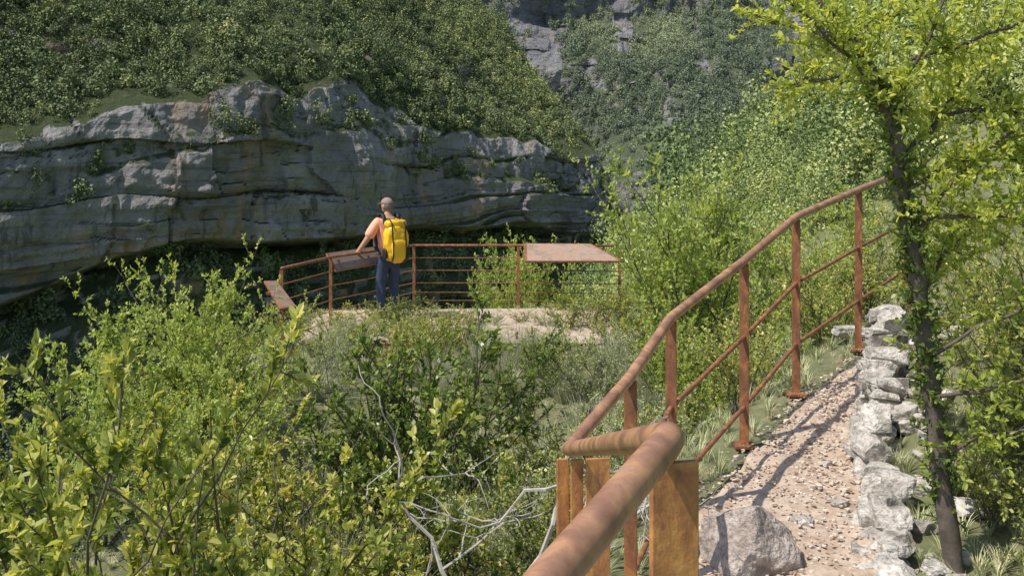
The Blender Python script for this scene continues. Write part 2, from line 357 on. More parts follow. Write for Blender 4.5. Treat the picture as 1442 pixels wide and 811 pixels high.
# ------------------------------------------------------------------ scatter (one "stuff" object each)
def scatter(name,temps,P,rot,scl,tint,tid,material,label,cat):
    Vs=[];Qs=[];T=[];LV=[];n=0
    for k,g in enumerate(temps):
        V=np.concatenate(g.V);q=np.concatenate(g.Q);Vs.append(V);Qs.append(q+n);T.append(np.full(len(V),k));LV.append(np.concatenate(g.L));n+=len(V)
    nt_=n;Vs.append(P);T.append(tid);LV.append(np.zeros(len(P)))
    tot=n+len(P);isp=np.zeros(tot,bool);isp[nt_:]=True
    def full(a):
        r=np.zeros(tot,np.float32);r[nt_:]=a;return r
    me=np_mesh(name,np.concatenate(Vs),np.concatenate(Qs),[material],None,{
        'tid':('INT',np.concatenate(T).astype(np.int32)),'isp':('BOOLEAN',isp),'lv':('FLOAT',np.concatenate(LV).astype(np.float32)),
        'rotz':('FLOAT',full(rot)),'scl':('FLOAT',full(scl)),'tint':('FLOAT',full(tint))})
    o=obj(name,me);tag(o,label,cat,'stuff')
    ng=bpy.data.node_groups.new(name+'_nodes','GeometryNodeTree')
    ng.interface.new_socket('Geometry',in_out='INPUT',socket_type='NodeSocketGeometry')
    ng.interface.new_socket('Geometry',in_out='OUTPUT',socket_type='NodeSocketGeometry')
    N=ng.nodes;Lk=ng.links.new
    gi=N.new('NodeGroupInput');go=N.new('NodeGroupOutput')
    def na(nm,t):
        a=N.new('GeometryNodeInputNamedAttribute');a.data_type=t;a.inputs[0].default_value=nm;return a.outputs[0]
    sp=N.new('GeometryNodeSeparateGeometry');sp.domain='POINT';Lk(gi.outputs[0],sp.inputs[0]);Lk(na('isp','BOOLEAN'),sp.inputs[1])
    jn=N.new('GeometryNodeJoinGeometry')
    cx=N.new('ShaderNodeCombineXYZ');Lk(na('rotz','FLOAT'),cx.inputs[2])
    for k in range(len(temps)):
        c=N.new('FunctionNodeCompare');c.data_type='INT';c.operation='EQUAL';Lk(na('tid','INT'),c.inputs[2]);c.inputs[3].default_value=k
        a=N.new('GeometryNodeSeparateGeometry');Lk(sp.outputs[0],a.inputs[0]);Lk(c.outputs[0],a.inputs[1])
        b=N.new('GeometryNodeSeparateGeometry');Lk(sp.outputs[1],b.inputs[0]);Lk(c.outputs[0],b.inputs[1])
        ip=N.new('GeometryNodeInstanceOnPoints');Lk(a.outputs[0],ip.inputs['Points']);Lk(b.outputs[0],ip.inputs['Instance'])
        Lk(cx.outputs[0],ip.inputs['Rotation']);Lk(na('scl','FLOAT'),ip.inputs['Scale']);Lk(ip.outputs[0],jn.inputs[0])
    Lk(jn.outputs[0],go.inputs[0])
    md=o.modifiers.new('scatter','NODES');md.node_group=ng
    return o
def crown_temp(seed,n,flat=1.0,size=.26):
    r=np.random.default_rng(seed);g=G()
    nl=int(r.integers(5,10));lc=norm(r.normal(size=(nl,3)))*r.uniform(.2,.8,(nl,1));lc[:,2]*=flat;lr=r.uniform(.25,.6,nl)
    pr=lr**2;pr/=pr.sum()
    k=r.choice(nl,n,p=pr);d=norm(r.normal(size=(n,3)));rr=r.uniform(.35,1.1,n)**.6
    P=lc[k]+d*(lr[k]*rr)[:,None];P[:,2]=P[:,2]*flat+.55
    N=norm(d+.7*r.normal(size=(n,3)));D=np.cross(N,r.normal(size=(n,3)))
    L=size*r.uniform(.5,1.4,n)
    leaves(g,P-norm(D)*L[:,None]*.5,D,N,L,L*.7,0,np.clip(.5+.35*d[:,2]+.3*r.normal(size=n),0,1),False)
    return g
def face_pts(V,Q,veg,rng,n,wfun):
    a,b,c,d=[V[Q[:,i]] for i in range(4)]
    nr=np.cross(c-a,d-b);ar=np.linalg.norm(nr,axis=1)/2;nr=norm(nr);ce=(a+b+c+d)/4
    nr=nr*np.sign(nr[:,2:3]+1e-9)
    w=ar*wfun(ce,nr,veg[Q[:,0]]);w/=w.sum()
    i=rng.choice(len(Q),n,p=w);u=rng.random((n,1));v=rng.random((n,1))
    return (a[i]*(1-u)+b[i]*u)*(1-v)+(d[i]*(1-u)+c[i]*u)*v
def infr(ce,m=.06):
    b=ce[:,0]/np.maximum(ce[:,1],1);e=ce[:,2]/np.maximum(ce[:,1],1)
    return (abs(b)<.514+m)&(e<.164+m)&(e>-.42-m)&(ce[:,1]>5)
T_far=[crown_temp(i,400,[.7,1.0,1.3,1.7,.9,1.15,2.0][i],.19) for i in range(7)]
rg=np.random.default_rng(3)
n=16000
P=face_pts(V1,Q1,veg1,rg,n,lambda ce,nr,vg:(sm(.30,.9,vg)*(sm(-.5,-.05,fbm(ce[:,0]*.03,ce[:,1]*.03,ce[:,2]*.03,3,61))+.45)*np.where(ce[:,2]<-14,.4,1)+.14*sm(.1,.5,vg)+.07*(nr[:,2]>.6))*infr(ce,.06))
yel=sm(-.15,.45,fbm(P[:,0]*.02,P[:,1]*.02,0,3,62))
tint=np.clip(.4*rg.random(n)+.08+.5*yel*rg.random(n)+.4*(rg.random(n)>.88)-.3*(P[:,2]<-12),0,1)  # last term paints the gorge shadow into the lowest trees' tint
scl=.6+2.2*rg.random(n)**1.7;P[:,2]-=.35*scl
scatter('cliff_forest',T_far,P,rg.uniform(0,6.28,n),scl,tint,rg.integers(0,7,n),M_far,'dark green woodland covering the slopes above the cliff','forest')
n=8500
P=face_pts(V2,Q2,veg2,rg,n,lambda ce,nr,vg:(sm(.3,.55,nr[:,2])+.15)*(.08+sm(-.1,.6,vg))*(.22+sm(-.35,.1,fbm(ce[:,0]*.02,ce[:,1]*.02,ce[:,2]*.02,4,71)))*infr(ce,.03)*(ce[:,0]/ce[:,1]>-.1))
scl=1.1+3.0*rg.random(n)**1.6;P[:,2]-=.4*scl
scatter('mountain_forest',T_far,P,rg.uniform(0,6.28,n),scl,np.clip(rg.random(n)*.6+.5*sm(-.2,.4,vn(P[:,0]*.015,P[:,2]*.03,0,5))-.4*sm(30,-5,P[:,2]),0,1),rg.integers(0,7,n),M_mtn,'woodland on the distant mountain slope, haze painted into its colour','forest')  # tint darkens downhill, shade of the far gorge put into the colour
n=9000
y=np.exp(rg.uniform(math.log(9.5),math.log(215),n));x=rg.uniform(-.03,.58,n)*y
n2=2600;y2=np.exp(rg.uniform(math.log(7.5),math.log(70),n2));x2=rg.uniform(.33,.6,n2)*y2
big=np.r_[np.ones(n),np.full(n2,1.7)];y=np.r_[y,y2];x=np.r_[x,x2]
n3=350;y3=np.exp(rg.uniform(math.log(35),math.log(170),n3));x3=rg.uniform(.05,.5,n3)*y3;big=np.r_[big,np.full(n3,1.8)];y=np.r_[y,y3];x=np.r_[x,x3]
rx=np.interp(y,RY,RX)
ok=((x>rx+1.6)|(y>24));x,y,big=x[ok],y[ok],big[ok];n=len(x)
scl=big*(.45+1.2*rg.random(n)**2.2)*np.interp(y,[9,20,40,60,200],[.28,.42,.7,1.0,1.5]);P=np.stack([x,y,H(x,y)-.3*scl],1)
scatter('hillside_shrubs',[crown_temp(20+i,1500,[1,1.4,.8,1.9,1.1][i],.092) for i in range(5)],P,rg.uniform(0,6.28,n),scl,np.clip(rg.random(n)**1.1*1.0+.3*sm(-.3,.4,vn(P[:,0]*.08,P[:,1]*.08,0,5))-.12-.12*(big>1.75),0,1),rg.integers(0,5,n),M_hill,'green scrub and small trees covering the sunny hillside','forest')

# ------------------------------------------------------------------ plants
def interp_poly(P,t):
    k=len(P)-1;f=t*k;i=np.minimum(f.astype(int),k-1);w=(f-i)[:,None]
    return P[i]*(1-w)+P[i+1]*w,norm(P[i+1]-P[i])
def leafy(g,gs,rng,limbs,n_tw,tl,lpt,leaf,up=.5,tmin=.2,mi_b=0,mi_l=1,spread=1.0,hi=True,lvb=.4,ztop=None,trad=.0022):
    ln=np.array([np.linalg.norm(np.diff(l,axis=0),axis=1).sum() for l in limbs]);pr=ln/ln.sum()
    which=rng.choice(len(limbs),n_tw,p=pr)
    allz=[l[:,2].max() for l in limbs];zt_=ztop or max(allz);zb_=min(l[:,2].min() for l in limbs)
    for k in range(len(limbs)):
        m=(which==k).sum()
        if m==0:continue
        t=rng.uniform(tmin,1,m);S,Tg=interp_poly(limbs[k],t)
        D=norm(rng.normal(size=(m,3))*spread+Tg*.7+np.array([0,0,up]))
        Ls=tl*rng.uniform(.5,1.3,m)*(1.1-.35*t)
        for q in range(m):
            p0=S[q];p1=p0+D[q]*Ls[q]*.5;p2=p1+norm(D[q]+np.array([0,0,.25])+.25*rng.normal(size=3))*Ls[q]*.5
            pts=np.array([p0,p1,p2]);tube(gs,pts,[trad*1.3,trad,trad*.5],3,mi_b,.5,False)
            c=rng.uniform(.12,1,lpt);lp,lt=interp_poly(pts,c)
            dr=norm(lt*.75+rng.normal(size=(lpt,3))*.65+np.array([0,0,.15]))
            nr=rng.normal(size=(lpt,3))*.6+np.array([0,0,.8])
            L=leaf*rng.uniform(.6,1.25,lpt)
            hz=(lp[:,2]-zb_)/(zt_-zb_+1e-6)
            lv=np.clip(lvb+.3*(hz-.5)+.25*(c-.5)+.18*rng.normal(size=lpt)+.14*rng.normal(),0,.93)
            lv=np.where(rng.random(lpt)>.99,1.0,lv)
            leaves(g,lp,dr,nr,L,L*rng.uniform(.45,.6,lpt),mi_l,lv,hi)
def shrub_limbs(rng,n,h,r,sub=2,jit=.05,thick=.007):
    out=[];rad=[]
    for i in range(n):
        a=2*math.pi*i/n+rng.uniform(-.5,.5);le=r*rng.uniform(.15,1);tz=h*rng.uniform(.55,1)*(1-.3*le/r)
        t=np.linspace(0,1,9);jx=np.cumsum(rng.normal(size=9))*jit*h*.3;jy=np.cumsum(rng.normal(size=9))*jit*h*.3;jx-=jx[0];jy-=jy[0]
        P=np.stack([math.cos(a)*le*t**.9+jx,math.sin(a)*le*t**.9+jy,tz*t],1);out.append(P);rad.append(thick*h)
        for s in range(sub):
            k=rng.integers(2,7);b=a+rng.uniform(-1.6,1.6);L=h*rng.uniform(.2,.42);t2=np.linspace(0,1,6)
            d=norm(np.array([math.cos(b)*.8,math.sin(b)*.8,.75]))
            out.append(P[k]+d[None,:]*(L*t2)[:,None]+np.stack([t2*0,t2*0,.12*L*t2**2],1)+rng.normal(size=(6,3))*.01*h*t2[:,None]);rad.append(thick*.5*h)
    return out,rad
def make_shrub(seed,h,r,n,sub,n_tw,tl,lpt,leaf,leafm,name,hi=True,thick=.006,stemm=None,**k):
    rng=np.random.default_rng(seed);g=G();gs=G()
    lim,rad=shrub_limbs(rng,n,h,r,sub,thick=thick)
    for l,rr in zip(lim,rad):tube(gs,l,np.linspace(rr,rr*.25,len(l)),5,0,.5,False)
    leafy(g,gs,rng,lim,n_tw,tl,lpt,leaf,mi_b=0,mi_l=0,hi=hi,**k)
    return gs.mesh(name+'_stems',[stemm or M_bark]),g.mesh(name+'_leaves',[leafm]),g.height()
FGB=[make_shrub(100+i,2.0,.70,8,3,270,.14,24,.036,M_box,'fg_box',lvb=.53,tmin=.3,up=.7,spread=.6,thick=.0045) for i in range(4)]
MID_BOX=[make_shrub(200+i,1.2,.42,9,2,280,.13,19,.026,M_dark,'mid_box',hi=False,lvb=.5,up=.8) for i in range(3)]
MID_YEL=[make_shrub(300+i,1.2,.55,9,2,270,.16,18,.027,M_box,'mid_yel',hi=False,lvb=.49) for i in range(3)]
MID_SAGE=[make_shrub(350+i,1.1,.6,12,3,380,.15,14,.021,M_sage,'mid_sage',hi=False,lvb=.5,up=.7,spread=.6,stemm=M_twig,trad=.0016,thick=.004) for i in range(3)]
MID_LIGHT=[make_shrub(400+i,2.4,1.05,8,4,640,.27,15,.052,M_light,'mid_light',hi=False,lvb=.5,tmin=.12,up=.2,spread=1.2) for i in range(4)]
def place(var,name,x,y,top=None,h=None,rot=None,label='',cat='shrub',group=None,wide=1.0,parts=('stem','foliage')):
    st,fo,hh=var;gz=float(H(x,y))-.03
    s=((top-gz) if top is not None else h)/hh
    e=empty(name,(x,y,gz),label,cat,group);e.rotation_euler=(0,0,rot if rot is not None else random.uniform(0,6.28));e.scale=(s*wide,s*wide,s)
    a=obj(parts[0],st,e);b=obj(parts[1],fo,e);return e
random.seed(5)
fg=[(-1.33,3.0,-.50),(-.98,3.55,-.40),(-1.95,4.3,-.85),(-.74,2.75,-1.05),(-1.2,2.45,-1.05),(-.42,3.0,-1.30),(-1.72,3.3,-1.05),(-.72,3.7,-.98),(-1.5,5.2,-1.15)]
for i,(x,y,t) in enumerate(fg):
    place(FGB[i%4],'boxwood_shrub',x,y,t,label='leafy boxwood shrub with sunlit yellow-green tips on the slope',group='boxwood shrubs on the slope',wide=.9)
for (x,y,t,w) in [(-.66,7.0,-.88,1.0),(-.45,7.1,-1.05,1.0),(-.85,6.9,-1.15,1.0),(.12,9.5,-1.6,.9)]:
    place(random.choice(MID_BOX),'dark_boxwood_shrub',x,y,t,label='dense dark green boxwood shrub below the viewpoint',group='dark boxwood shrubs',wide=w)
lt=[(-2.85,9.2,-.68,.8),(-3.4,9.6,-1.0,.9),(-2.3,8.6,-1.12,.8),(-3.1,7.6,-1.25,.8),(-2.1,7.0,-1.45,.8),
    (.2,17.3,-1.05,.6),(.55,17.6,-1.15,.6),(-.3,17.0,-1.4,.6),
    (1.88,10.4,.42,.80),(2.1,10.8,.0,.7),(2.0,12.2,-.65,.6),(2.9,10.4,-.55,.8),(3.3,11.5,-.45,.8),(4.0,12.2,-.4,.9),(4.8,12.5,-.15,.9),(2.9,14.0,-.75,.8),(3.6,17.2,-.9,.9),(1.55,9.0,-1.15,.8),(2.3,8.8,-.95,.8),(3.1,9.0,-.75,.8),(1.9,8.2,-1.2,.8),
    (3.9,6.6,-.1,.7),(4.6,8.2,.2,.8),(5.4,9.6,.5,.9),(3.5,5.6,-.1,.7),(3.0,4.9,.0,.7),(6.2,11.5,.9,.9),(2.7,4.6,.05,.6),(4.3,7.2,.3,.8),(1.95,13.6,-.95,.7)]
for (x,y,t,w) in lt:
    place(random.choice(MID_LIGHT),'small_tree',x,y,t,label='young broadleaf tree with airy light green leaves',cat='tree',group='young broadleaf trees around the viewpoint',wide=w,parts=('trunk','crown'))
rr=np.random.default_rng(12);cn=0
def env(b):
    return np.interp(b,[-.6,-.42,-.38,-.24,-.2,-.05,.08,.12,.2,.3,.5],[-.19,-.18,-.11,-.10,-.150,-.152,-.152,-.12,-.10,-.07,.0])
SH=(MID_SAGE,MID_YEL,MID_BOX)
INFO={0:('grey-green twiggy scrub bush with tiny leaves','scrub_bush','twiggy scrub bushes'),1:('low leafy green shrub in the scrub','low_shrub','low shrubs in the scrub'),2:('low leafy green shrub in the scrub','low_shrub','low shrubs in the scrub')}
def low(k,x,y,top,w):
    lab,nm,gp=INFO[k];place(SH[k][rr.integers(0,3)],nm,x,y,top,label=lab,group=gp,rot=rr.uniform(0,6.28),wide=w)
for (x,y,v,k,w) in [(-2.75,12.6,422,1,1.3),(-2.35,13.0,424,1,1.4),(-2.0,13.3,424,1,1.6),(-1.74,13.8,416,1,1.4),(-1.45,13.6,410,2,1.4),(-1.15,13.2,420,1,1.5),(-.85,13.5,424,1,1.6),(-.55,13.7,430,1,1.7),(-.25,14.1,434,0,1.7),(.15,14.3,432,1,1.7),(.5,14.0,428,0,1.8),(.8,13.8,422,1,1.7),(1.1,13.9,408,1,1.6),(1.4,14.3,398,1,1.5),(1.65,14.6,388,1,1.4),(-.3,12.3,462,0,1.8),(.5,12.2,456,0,1.8),(-1.9,12.3,440,1,1.7),(-1.0,12.0,452,1,1.8),(-1.4,12.6,436,1,1.6),(1.2,12.6,440,1,1.6)]:
    low(k,x,y,(230-v)/1402*y,w)
tries=0
while cn<100 and tries<6000:
    tries+=1
    y=rr.uniform(3.8,13);x=rr.uniform(-.5*y-.3,.42*y)
    rx=np.interp(y,RY,RX)
    if x>rx-.35 and y<6.8:continue
    if x<-4.3:continue
    if -2.95<x<1.8 and y>12.2:continue
    gz=float(H(x,y))
    top=min(gz+rr.uniform(.35,1.1),env(x/y)*y-(.10 if y<9 else 0)-(.08*(7-y) if y<7 else 0))
    if top-gz<.18:continue
    q=rr.random();mid=abs(x/y+.0)<.14
    low(0 if q<(.45 if mid else .2) else (1 if q<.92 else 2),x,y,top,rr.uniform(.9,1.4));cn+=1
for (x,y,t,w) in [(2.05,4.1,-.75,.9),(2.5,4.9,-.5,1.),(1.95,3.5,-1.05,1.1),(2.9,5.6,-.3,1),(2.3,3.8,-.45,1.1),(3.1,6.6,-.4,1),(1.9,3.1,-1.0,1.0),(1.70,2.95,-1.3,.9),(2.4,4.4,-.2,1),(1.85,3.85,-1.0,1),(1.84,3.3,-1.2,1.1),(2.1,3.3,-.8,1),(2.2,4.2,-.55,1),(1.98,3.2,-1.1,1.1),(1.90,4.5,-.95,1.1),(1.80,4.05,-1.1,1.1),(2.25,5.0,-.8,1.1)]:
    place(random.choice(MID_YEL),'bank_shrub',x,y,t,label='bright green shrub on the bank behind the stone wall',group='shrubs on the bank',wide=w)
def broom(seed,n=330,h=1.0):
    r=np.random.default_rng(seed);g=G()
    a=r.uniform(0,6.28,n);le=r.uniform(0,.38,n)*h;L=h*r.uniform(.4,1,n)
    B=np.stack([np.cos(a)*.1*h*r.random(n),np.sin(a)*.1*h*r.random(n),np.zeros(n)],1)
    for k in range(n):
        t=np.linspace(0,1,4);P=B[k]+np.stack([np.cos(a[k])*le[k]*t**1.2,np.sin(a[k])*le[k]*t**1.2,L[k]*t],1)+r.normal(size=(4,3))*.018
        tube(g,P,[.0020,.0018,.0014,.0008],3,0,float(np.clip(r.normal(.45,.25),0,1)),False)
    return g.mesh('broom',[M_broom]),g.height()
BR=[broom(500+i) for i in range(4)]
cn=0;tries=0
while cn<55 and tries<4000:
    tries+=1
    if rr.random()<.6:y=rr.uniform(4.5,12.5);x=rr.uniform(-.06,.13)*y+rr.normal()*.2
    else:y=rr.uniform(4,13);x=rr.uniform(-.2*y,.25*y)
    rx=np.interp(y,RY,RX)
    if x>rx-.55:continue
    gz=float(H(x,y));top=min(gz+rr.uniform(.3,.75),env(x/y)*y-.02-(.06*(7-y) if y<7 else 0))
    if top-gz<.2:continue
    me,hh=BR[rr.integers(0,4)];o=obj('broom_shrub',me,None,(x,y,gz-.02));s=(top-gz)/hh;o.scale=(s*1.25,s*1.25,s);o.rotation_euler=(0,0,rr.uniform(0,6.28))
    tag(o,'grey-green tuft of thin upright broom stems','shrub',None,'broom tufts among the scrub');cn+=1
def tuft(seed):
    r=np.random.default_rng(seed);g=G();n=34
    for k in range(n):
        a=r.uniform(0,6.28);L=r.uniform(.5,1);t=np.linspace(0,1,4);P=np.stack([np.cos(a)*(.1+.5*L*t**2),np.sin(a)*(.1+.5*L*t**2),L*t*(1-.25*t)],1)*1.0
        w=np.array([.014,.012,.008,.001]);sd=np.array([-math.sin(a),math.cos(a),0])
        V=np.concatenate([P-sd*w[:,None],P+sd*w[:,None]]);g.add(V,[[i,i+1,i+5,i+4] for i in range(3)],0,float(r.random()))
    return g
n=5600;y=rg.uniform(2.5,17,n);x=rg.uniform(-.5,.55,n)*y;rx=np.interp(y,RY,RX);wx=np.interp(y,WY,WX)
ok=~((x>rx+.02)&(x<wx+.05)&(y<6.3))&~((x>-2.9)&(x<1.4)&(y>12.8)&(y<16)&(rg.random(n)>.45))&(x>-4)
x,y=x[ok],y[ok];P=np.stack([x,y,H(x,y)],1);n=len(P)
scatter('grass_ground_cover',[tuft(i) for i in range(4)],P,rg.uniform(0,6.28,n),rg.uniform(.06,.16,n),rg.random(n),rg.integers(0,4,n),M_grass,'wild grass tufts between the shrubs','grass')

# ------------------------------------------------------------------ slender tree
rng=np.random.default_rng(77);gt=G();gc=G();gv=G()
trunk=np.array([(1.60,3.55,-1.66),(1.575,3.60,-1.3),(1.545,3.62,-1.0),(1.505,3.62,-.72),(1.475,3.6,-.5),(1.44,3.6,-.28),(1.41,3.6,-.08),(1.385,3.61,.12),(1.34,3.62,.28),(1.25,3.64,.44),(1.14,3.66,.60),(1.05,3.7,.80)])
limbs=[np.array(l) for l in [
 [(1.25,3.64,.44),(1.1,3.7,.50),(.98,3.75,.54),(.85,3.8,.62)],
 [(1.39,3.62,.12),(1.42,3.58,.3),(1.50,3.5,.5),(1.55,3.45,.75)],
 [(1.43,3.6,-.28),(1.58,3.55,-.05),(1.78,3.5,.12),(2.05,3.45,.3)],
 [(1.36,3.63,.22),(1.22,3.55,.36),(1.06,3.45,.48),(.90,3.4,.58)],
 [(1.50,3.62,-.72),(1.66,3.55,-.58),(1.85,3.5,-.50),(2.05,3.5,-.5)],
 [(1.40,3.6,.0),(1.6,3.7,.18),(1.82,3.9,.42),(2.1,4.1,.6)],
 [(1.25,3.64,.44),(1.38,3.8,.52),(1.55,3.9,.62),(1.8,4.0,.7)],
 [(1.475,3.6,-.5),(1.62,3.75,-.35),(1.85,3.9,-.22),(2.1,4.1,-.15)],
 [(1.34,3.62,.28),(1.24,3.8,.32),(1.16,3.95,.33),(1.10,4.0,.30)],
 [(1.55,3.62,-1.05),(1.7,3.5,-.95),(1.85,3.4,-.9),(2.0,3.35,-.92)],
 [(1.6,3.7,.18),(1.75,3.6,.2),(1.9,3.5,.15),(2.0,3.4,.0)],
 [(1.45,3.6,.38),(1.6,3.5,.42),(1.8,3.45,.5),(1.95,3.4,.55)],
 [(1.45,3.6,-.2),(1.6,3.5,-.18),(1.78,3.45,-.2),(1.95,3.4,-.25)],
 [(1.52,3.6,-.85),(1.65,3.5,-.8),(1.8,3.45,-.75),(1.95,3.4,-.78)],
 [(1.42,3.6,-.1),(1.6,3.6,.0),(1.8,3.6,.02),(1.98,3.6,.0)]]]
tt=np.linspace(0,1,56);TP,_=interp_poly(trunk,tt);TP=TP+np.stack([.005*np.sin(tt*33),.005*np.cos(tt*25),0*tt],1)
tube(gt,TP,np.interp(tt,[0,.06,.35,.63,.8,1],[.046,.034,.029,.025,.020,.012])*(1+.10*np.sin(tt*85)+.06*np.sin(tt*193)),12,0,.5,False)
for i,l in enumerate(limbs):
    LP,_=interp_poly(l,np.linspace(0,1,10));LP=LP+rng.normal(size=LP.shape)*.006;tube(gt,LP,np.linspace(.009,.0025,10),6,0,.5,False)
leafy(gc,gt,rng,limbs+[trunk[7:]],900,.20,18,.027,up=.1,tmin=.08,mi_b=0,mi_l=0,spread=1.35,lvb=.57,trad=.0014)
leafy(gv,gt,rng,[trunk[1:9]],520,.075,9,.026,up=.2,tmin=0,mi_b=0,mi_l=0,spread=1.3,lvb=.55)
e=empty('slender_tree',(1.60,3.55,-1.66),'slender ivy-clad tree with sunlit yellow-green leaves beside the path','tree')
part('trunk',gt.mesh('trunk',[M_bark],True),e);part('crown',gc.mesh('crown',[M_crown]),e);part('ivy',gv.mesh('ivy',[M_dark]),e)

# dead branch
gd=G();rng=np.random.default_rng(9)
base=np.array([-.10,3.6,-1.80])
def dead(P,L,r,d,dep):
    pts=[P];dd=d.copy()
    for k in range(6):
        dd=norm(dd+rng.normal(size=3)*.3);pts.append(pts[-1]+dd*L/6)
    pts=np.array(pts);tube(gd,pts,np.linspace(r,r*.4,7),5,0,.5,False)
    if dep>0:
        for k in range(4 if dep>1 else 4):
            i=rng.integers(1,7);dead(pts[i],L*rng.uniform(.35,.65),r*.5,norm(dd*.7+rng.normal(size=3)*.8),dep-1)
dead(base,.85,.015,norm(np.array([.35,-.1,.85])),3);dead(base,.7,.012,norm(np.array([-.5,.0,.65])),2);dead(base,.9,.013,norm(np.array([.6,-.1,.8])),3)
tag(obj('dead_branch',gd.mesh('dead_branch',[M_dead]),None),'bare grey dead branches tangled among the shrubs','branch')

# ------------------------------------------------------------------ stones
def rock(g,c,s,seed,rot=0,sub=14,amp=.22,sph=.35,ncut=9,tilt=0):
    r=np.random.default_rng(seed)
    n=sub;u=np.linspace(-1,1,n);A,B=np.meshgrid(u,u)
    dirs=norm(r.normal(size=(ncut,3)));off=r.uniform(.68,1.05,ncut)
    R=np.array(Matrix.Rotation(rot,3,'Z')@Matrix.Rotation(tilt,3,'X'))
    for ax in range(3):
        for sg in (-1,1):
            P=np.zeros((n,n,3));P[...,ax]=sg;P[...,(ax+1)%3]=A*sg;P[...,(ax+2)%3]=B
            P=P.reshape(-1,3);P=P/np.maximum(np.linalg.norm(P,axis=1,keepdims=True)**sph,1e-6)
            for d,o in zip(dirs,off):
                t=P@d;P=P-np.clip(t-o,0,None)[:,None]*d[None,:]
            q=P*3+seed*3.7
            P=P*(1+amp*.35*fbm(q[:,0]*.6,q[:,1]*.6,q[:,2]*.6,4,int(seed)))[:,None]
            P=P*np.array(s)/2*1.05
            P=P@R.T+np.array(c)
            i=np.arange(n-1)[:,None]*n;j=np.arange(n-1)[None,:]
            Q=np.stack([i+j,i+j+1,i+n+j+1,i+n+j],-1).reshape(-1,4);g.add(P,Q,0)
gb=G();rock(gb,(.85,3.66,-1.41),(.31,.29,.32),14,.35,40,.6,.2,13,.12)
tag(obj('boulder',gb.mesh('boulder',[M_boulder],False)),'rough pinkish grey boulder at the path edge beside the railing','boulder')
gw=G();r=np.random.default_rng(31);y=3.3;k=0
while y<5.45:
    L=r.uniform(.05,.14);x=float(np.interp(y,WY,WX));gz=float(H(x-.15,y));hh=float(np.interp(y,[2.5,3.8,4.3,4.7,5.2,5.5],[.02,.06,.16,.38,.46,.36]))*r.uniform(.7,1.15)
    z=gz-.05
    while z<gz+hh:
        hs=r.uniform(.03,.10);rock(gw,(x+.05+r.normal()*.025,y+L/2,z+hs/2),(r.uniform(.09,.19),L*1.12,hs*1.15),200+k,r.uniform(-.3,.3),9,.3,.05,8,r.uniform(-.15,.15));z+=hs*.9;k+=1
    y+=L*.85
for q in range(200):
    yy=r.uniform(2.9,5.9);x=float(np.interp(yy,WY,WX))+r.uniform(-.10,.36);s=r.uniform(.02,.11)*r.uniform(.6,1.1)
    rock(gw,(x,yy,float(H(x,yy))+s*.2),(s,s*r.uniform(.6,1.3),s*.6),400+q,r.uniform(0,3),8,.4,.1,8,r.uniform(-.5,.5))
tag(obj('dry_stone_wall',gw.mesh('dry_stone_wall',[M_stone],False)),'low crumbling dry stone wall of pale limestone beside the path','wall')
for q,(x,yy,s) in enumerate([(2.25,6.6,.22),(2.6,6.9,.3),(2.9,6.4,.3),(1.15,3.95,.09),(1.35,4.1,.07),(1.02,3.45,.08),(2.45,6.25,.2),(1.42,4.5,.06),(1.28,4.72,.05),(1.7,5.2,.06)]):
    g=G();rock(g,(0,0,0),(s,s*.8,s*.45),600+q,q,12,.4,.2)
    tag(obj('loose_rock',g.mesh('loose_rock',[M_stone]),None,(x,yy,float(H(x,yy))+.02+s*.1)),'pale loose limestone rock lying by the path','rock',None,'loose rocks by the path')
gg=G();r=np.random.default_rng(41)
for q in range(2600):
    yy=r.uniform(2.9,6.5);a=float(np.interp(yy,RY,RX))+.02;b=float(np.interp(yy,WY,WX))+.05;x=r.uniform(a,b);s=r.uniform(.004,.014)*(1.9 if r.random()>.94 else 1)
    c=np.array([x,yy,float(H(x,yy))+.034+s*.1]);v=norm(r.normal(size=(8,3)))
    cube=np.array([(-1,-1,-1),(-1,-1,1),(-1,1,-1),(-1,1,1),(1,-1,-1),(1,-1,1),(1,1,-1),(1,1,1)])*.5+v*.16
    th=r.uniform(0,6.28);cube=cube*np.array([1,r.uniform(.6,1),.4]);cube=np.stack([cube[:,0]*math.cos(th)-cube[:,1]*math.sin(th),cube[:,0]*math.sin(th)+cube[:,1]*math.cos(th),cube[:,2]],1)
    gg.add(cube*s*1.3+c,[[0,1,3,2],[4,6,7,5],[0,4,5,1],[2,3,7,6],[0,2,6,4],[1,5,7,3]],0)
M_grav=simple('gravel_stone',(.72,.63,.53),.95,(.50,.41,.33),60)
tag(obj('path_gravel',gg.mesh('path_gravel',[M_grav])),'pale gravel strewn over the dirt path','gravel','stuff')
gl=G();n=2200;yy=r.uniform(2.9,6.6,n);a=np.interp(yy,RY,RX)-.05;b=np.interp(yy,WY,WX)+.1;x=a+(b-a)*r.random(n)
P=np.stack([x,yy,H(x,yy)+.042],1);D=norm(np.stack([r.normal(size=n),r.normal(size=n),.1*r.normal(size=n)],1));N=np.stack([.3*r.normal(size=n),.3*r.normal(size=n),np.ones(n)],1)
leaves(gl,P,D,N,r.uniform(.012,.03,n),r.uniform(.008,.015,n),0,r.random(n),False)
M_lit=simple('leaf_litter',(.44,.29,.18),.9,(.27,.17,.11),30)
tag(obj('leaf_litter',gl.mesh('leaf_litter',[M_lit])),'dry brown leaves scattered on the dirt path','leaves','stuff')

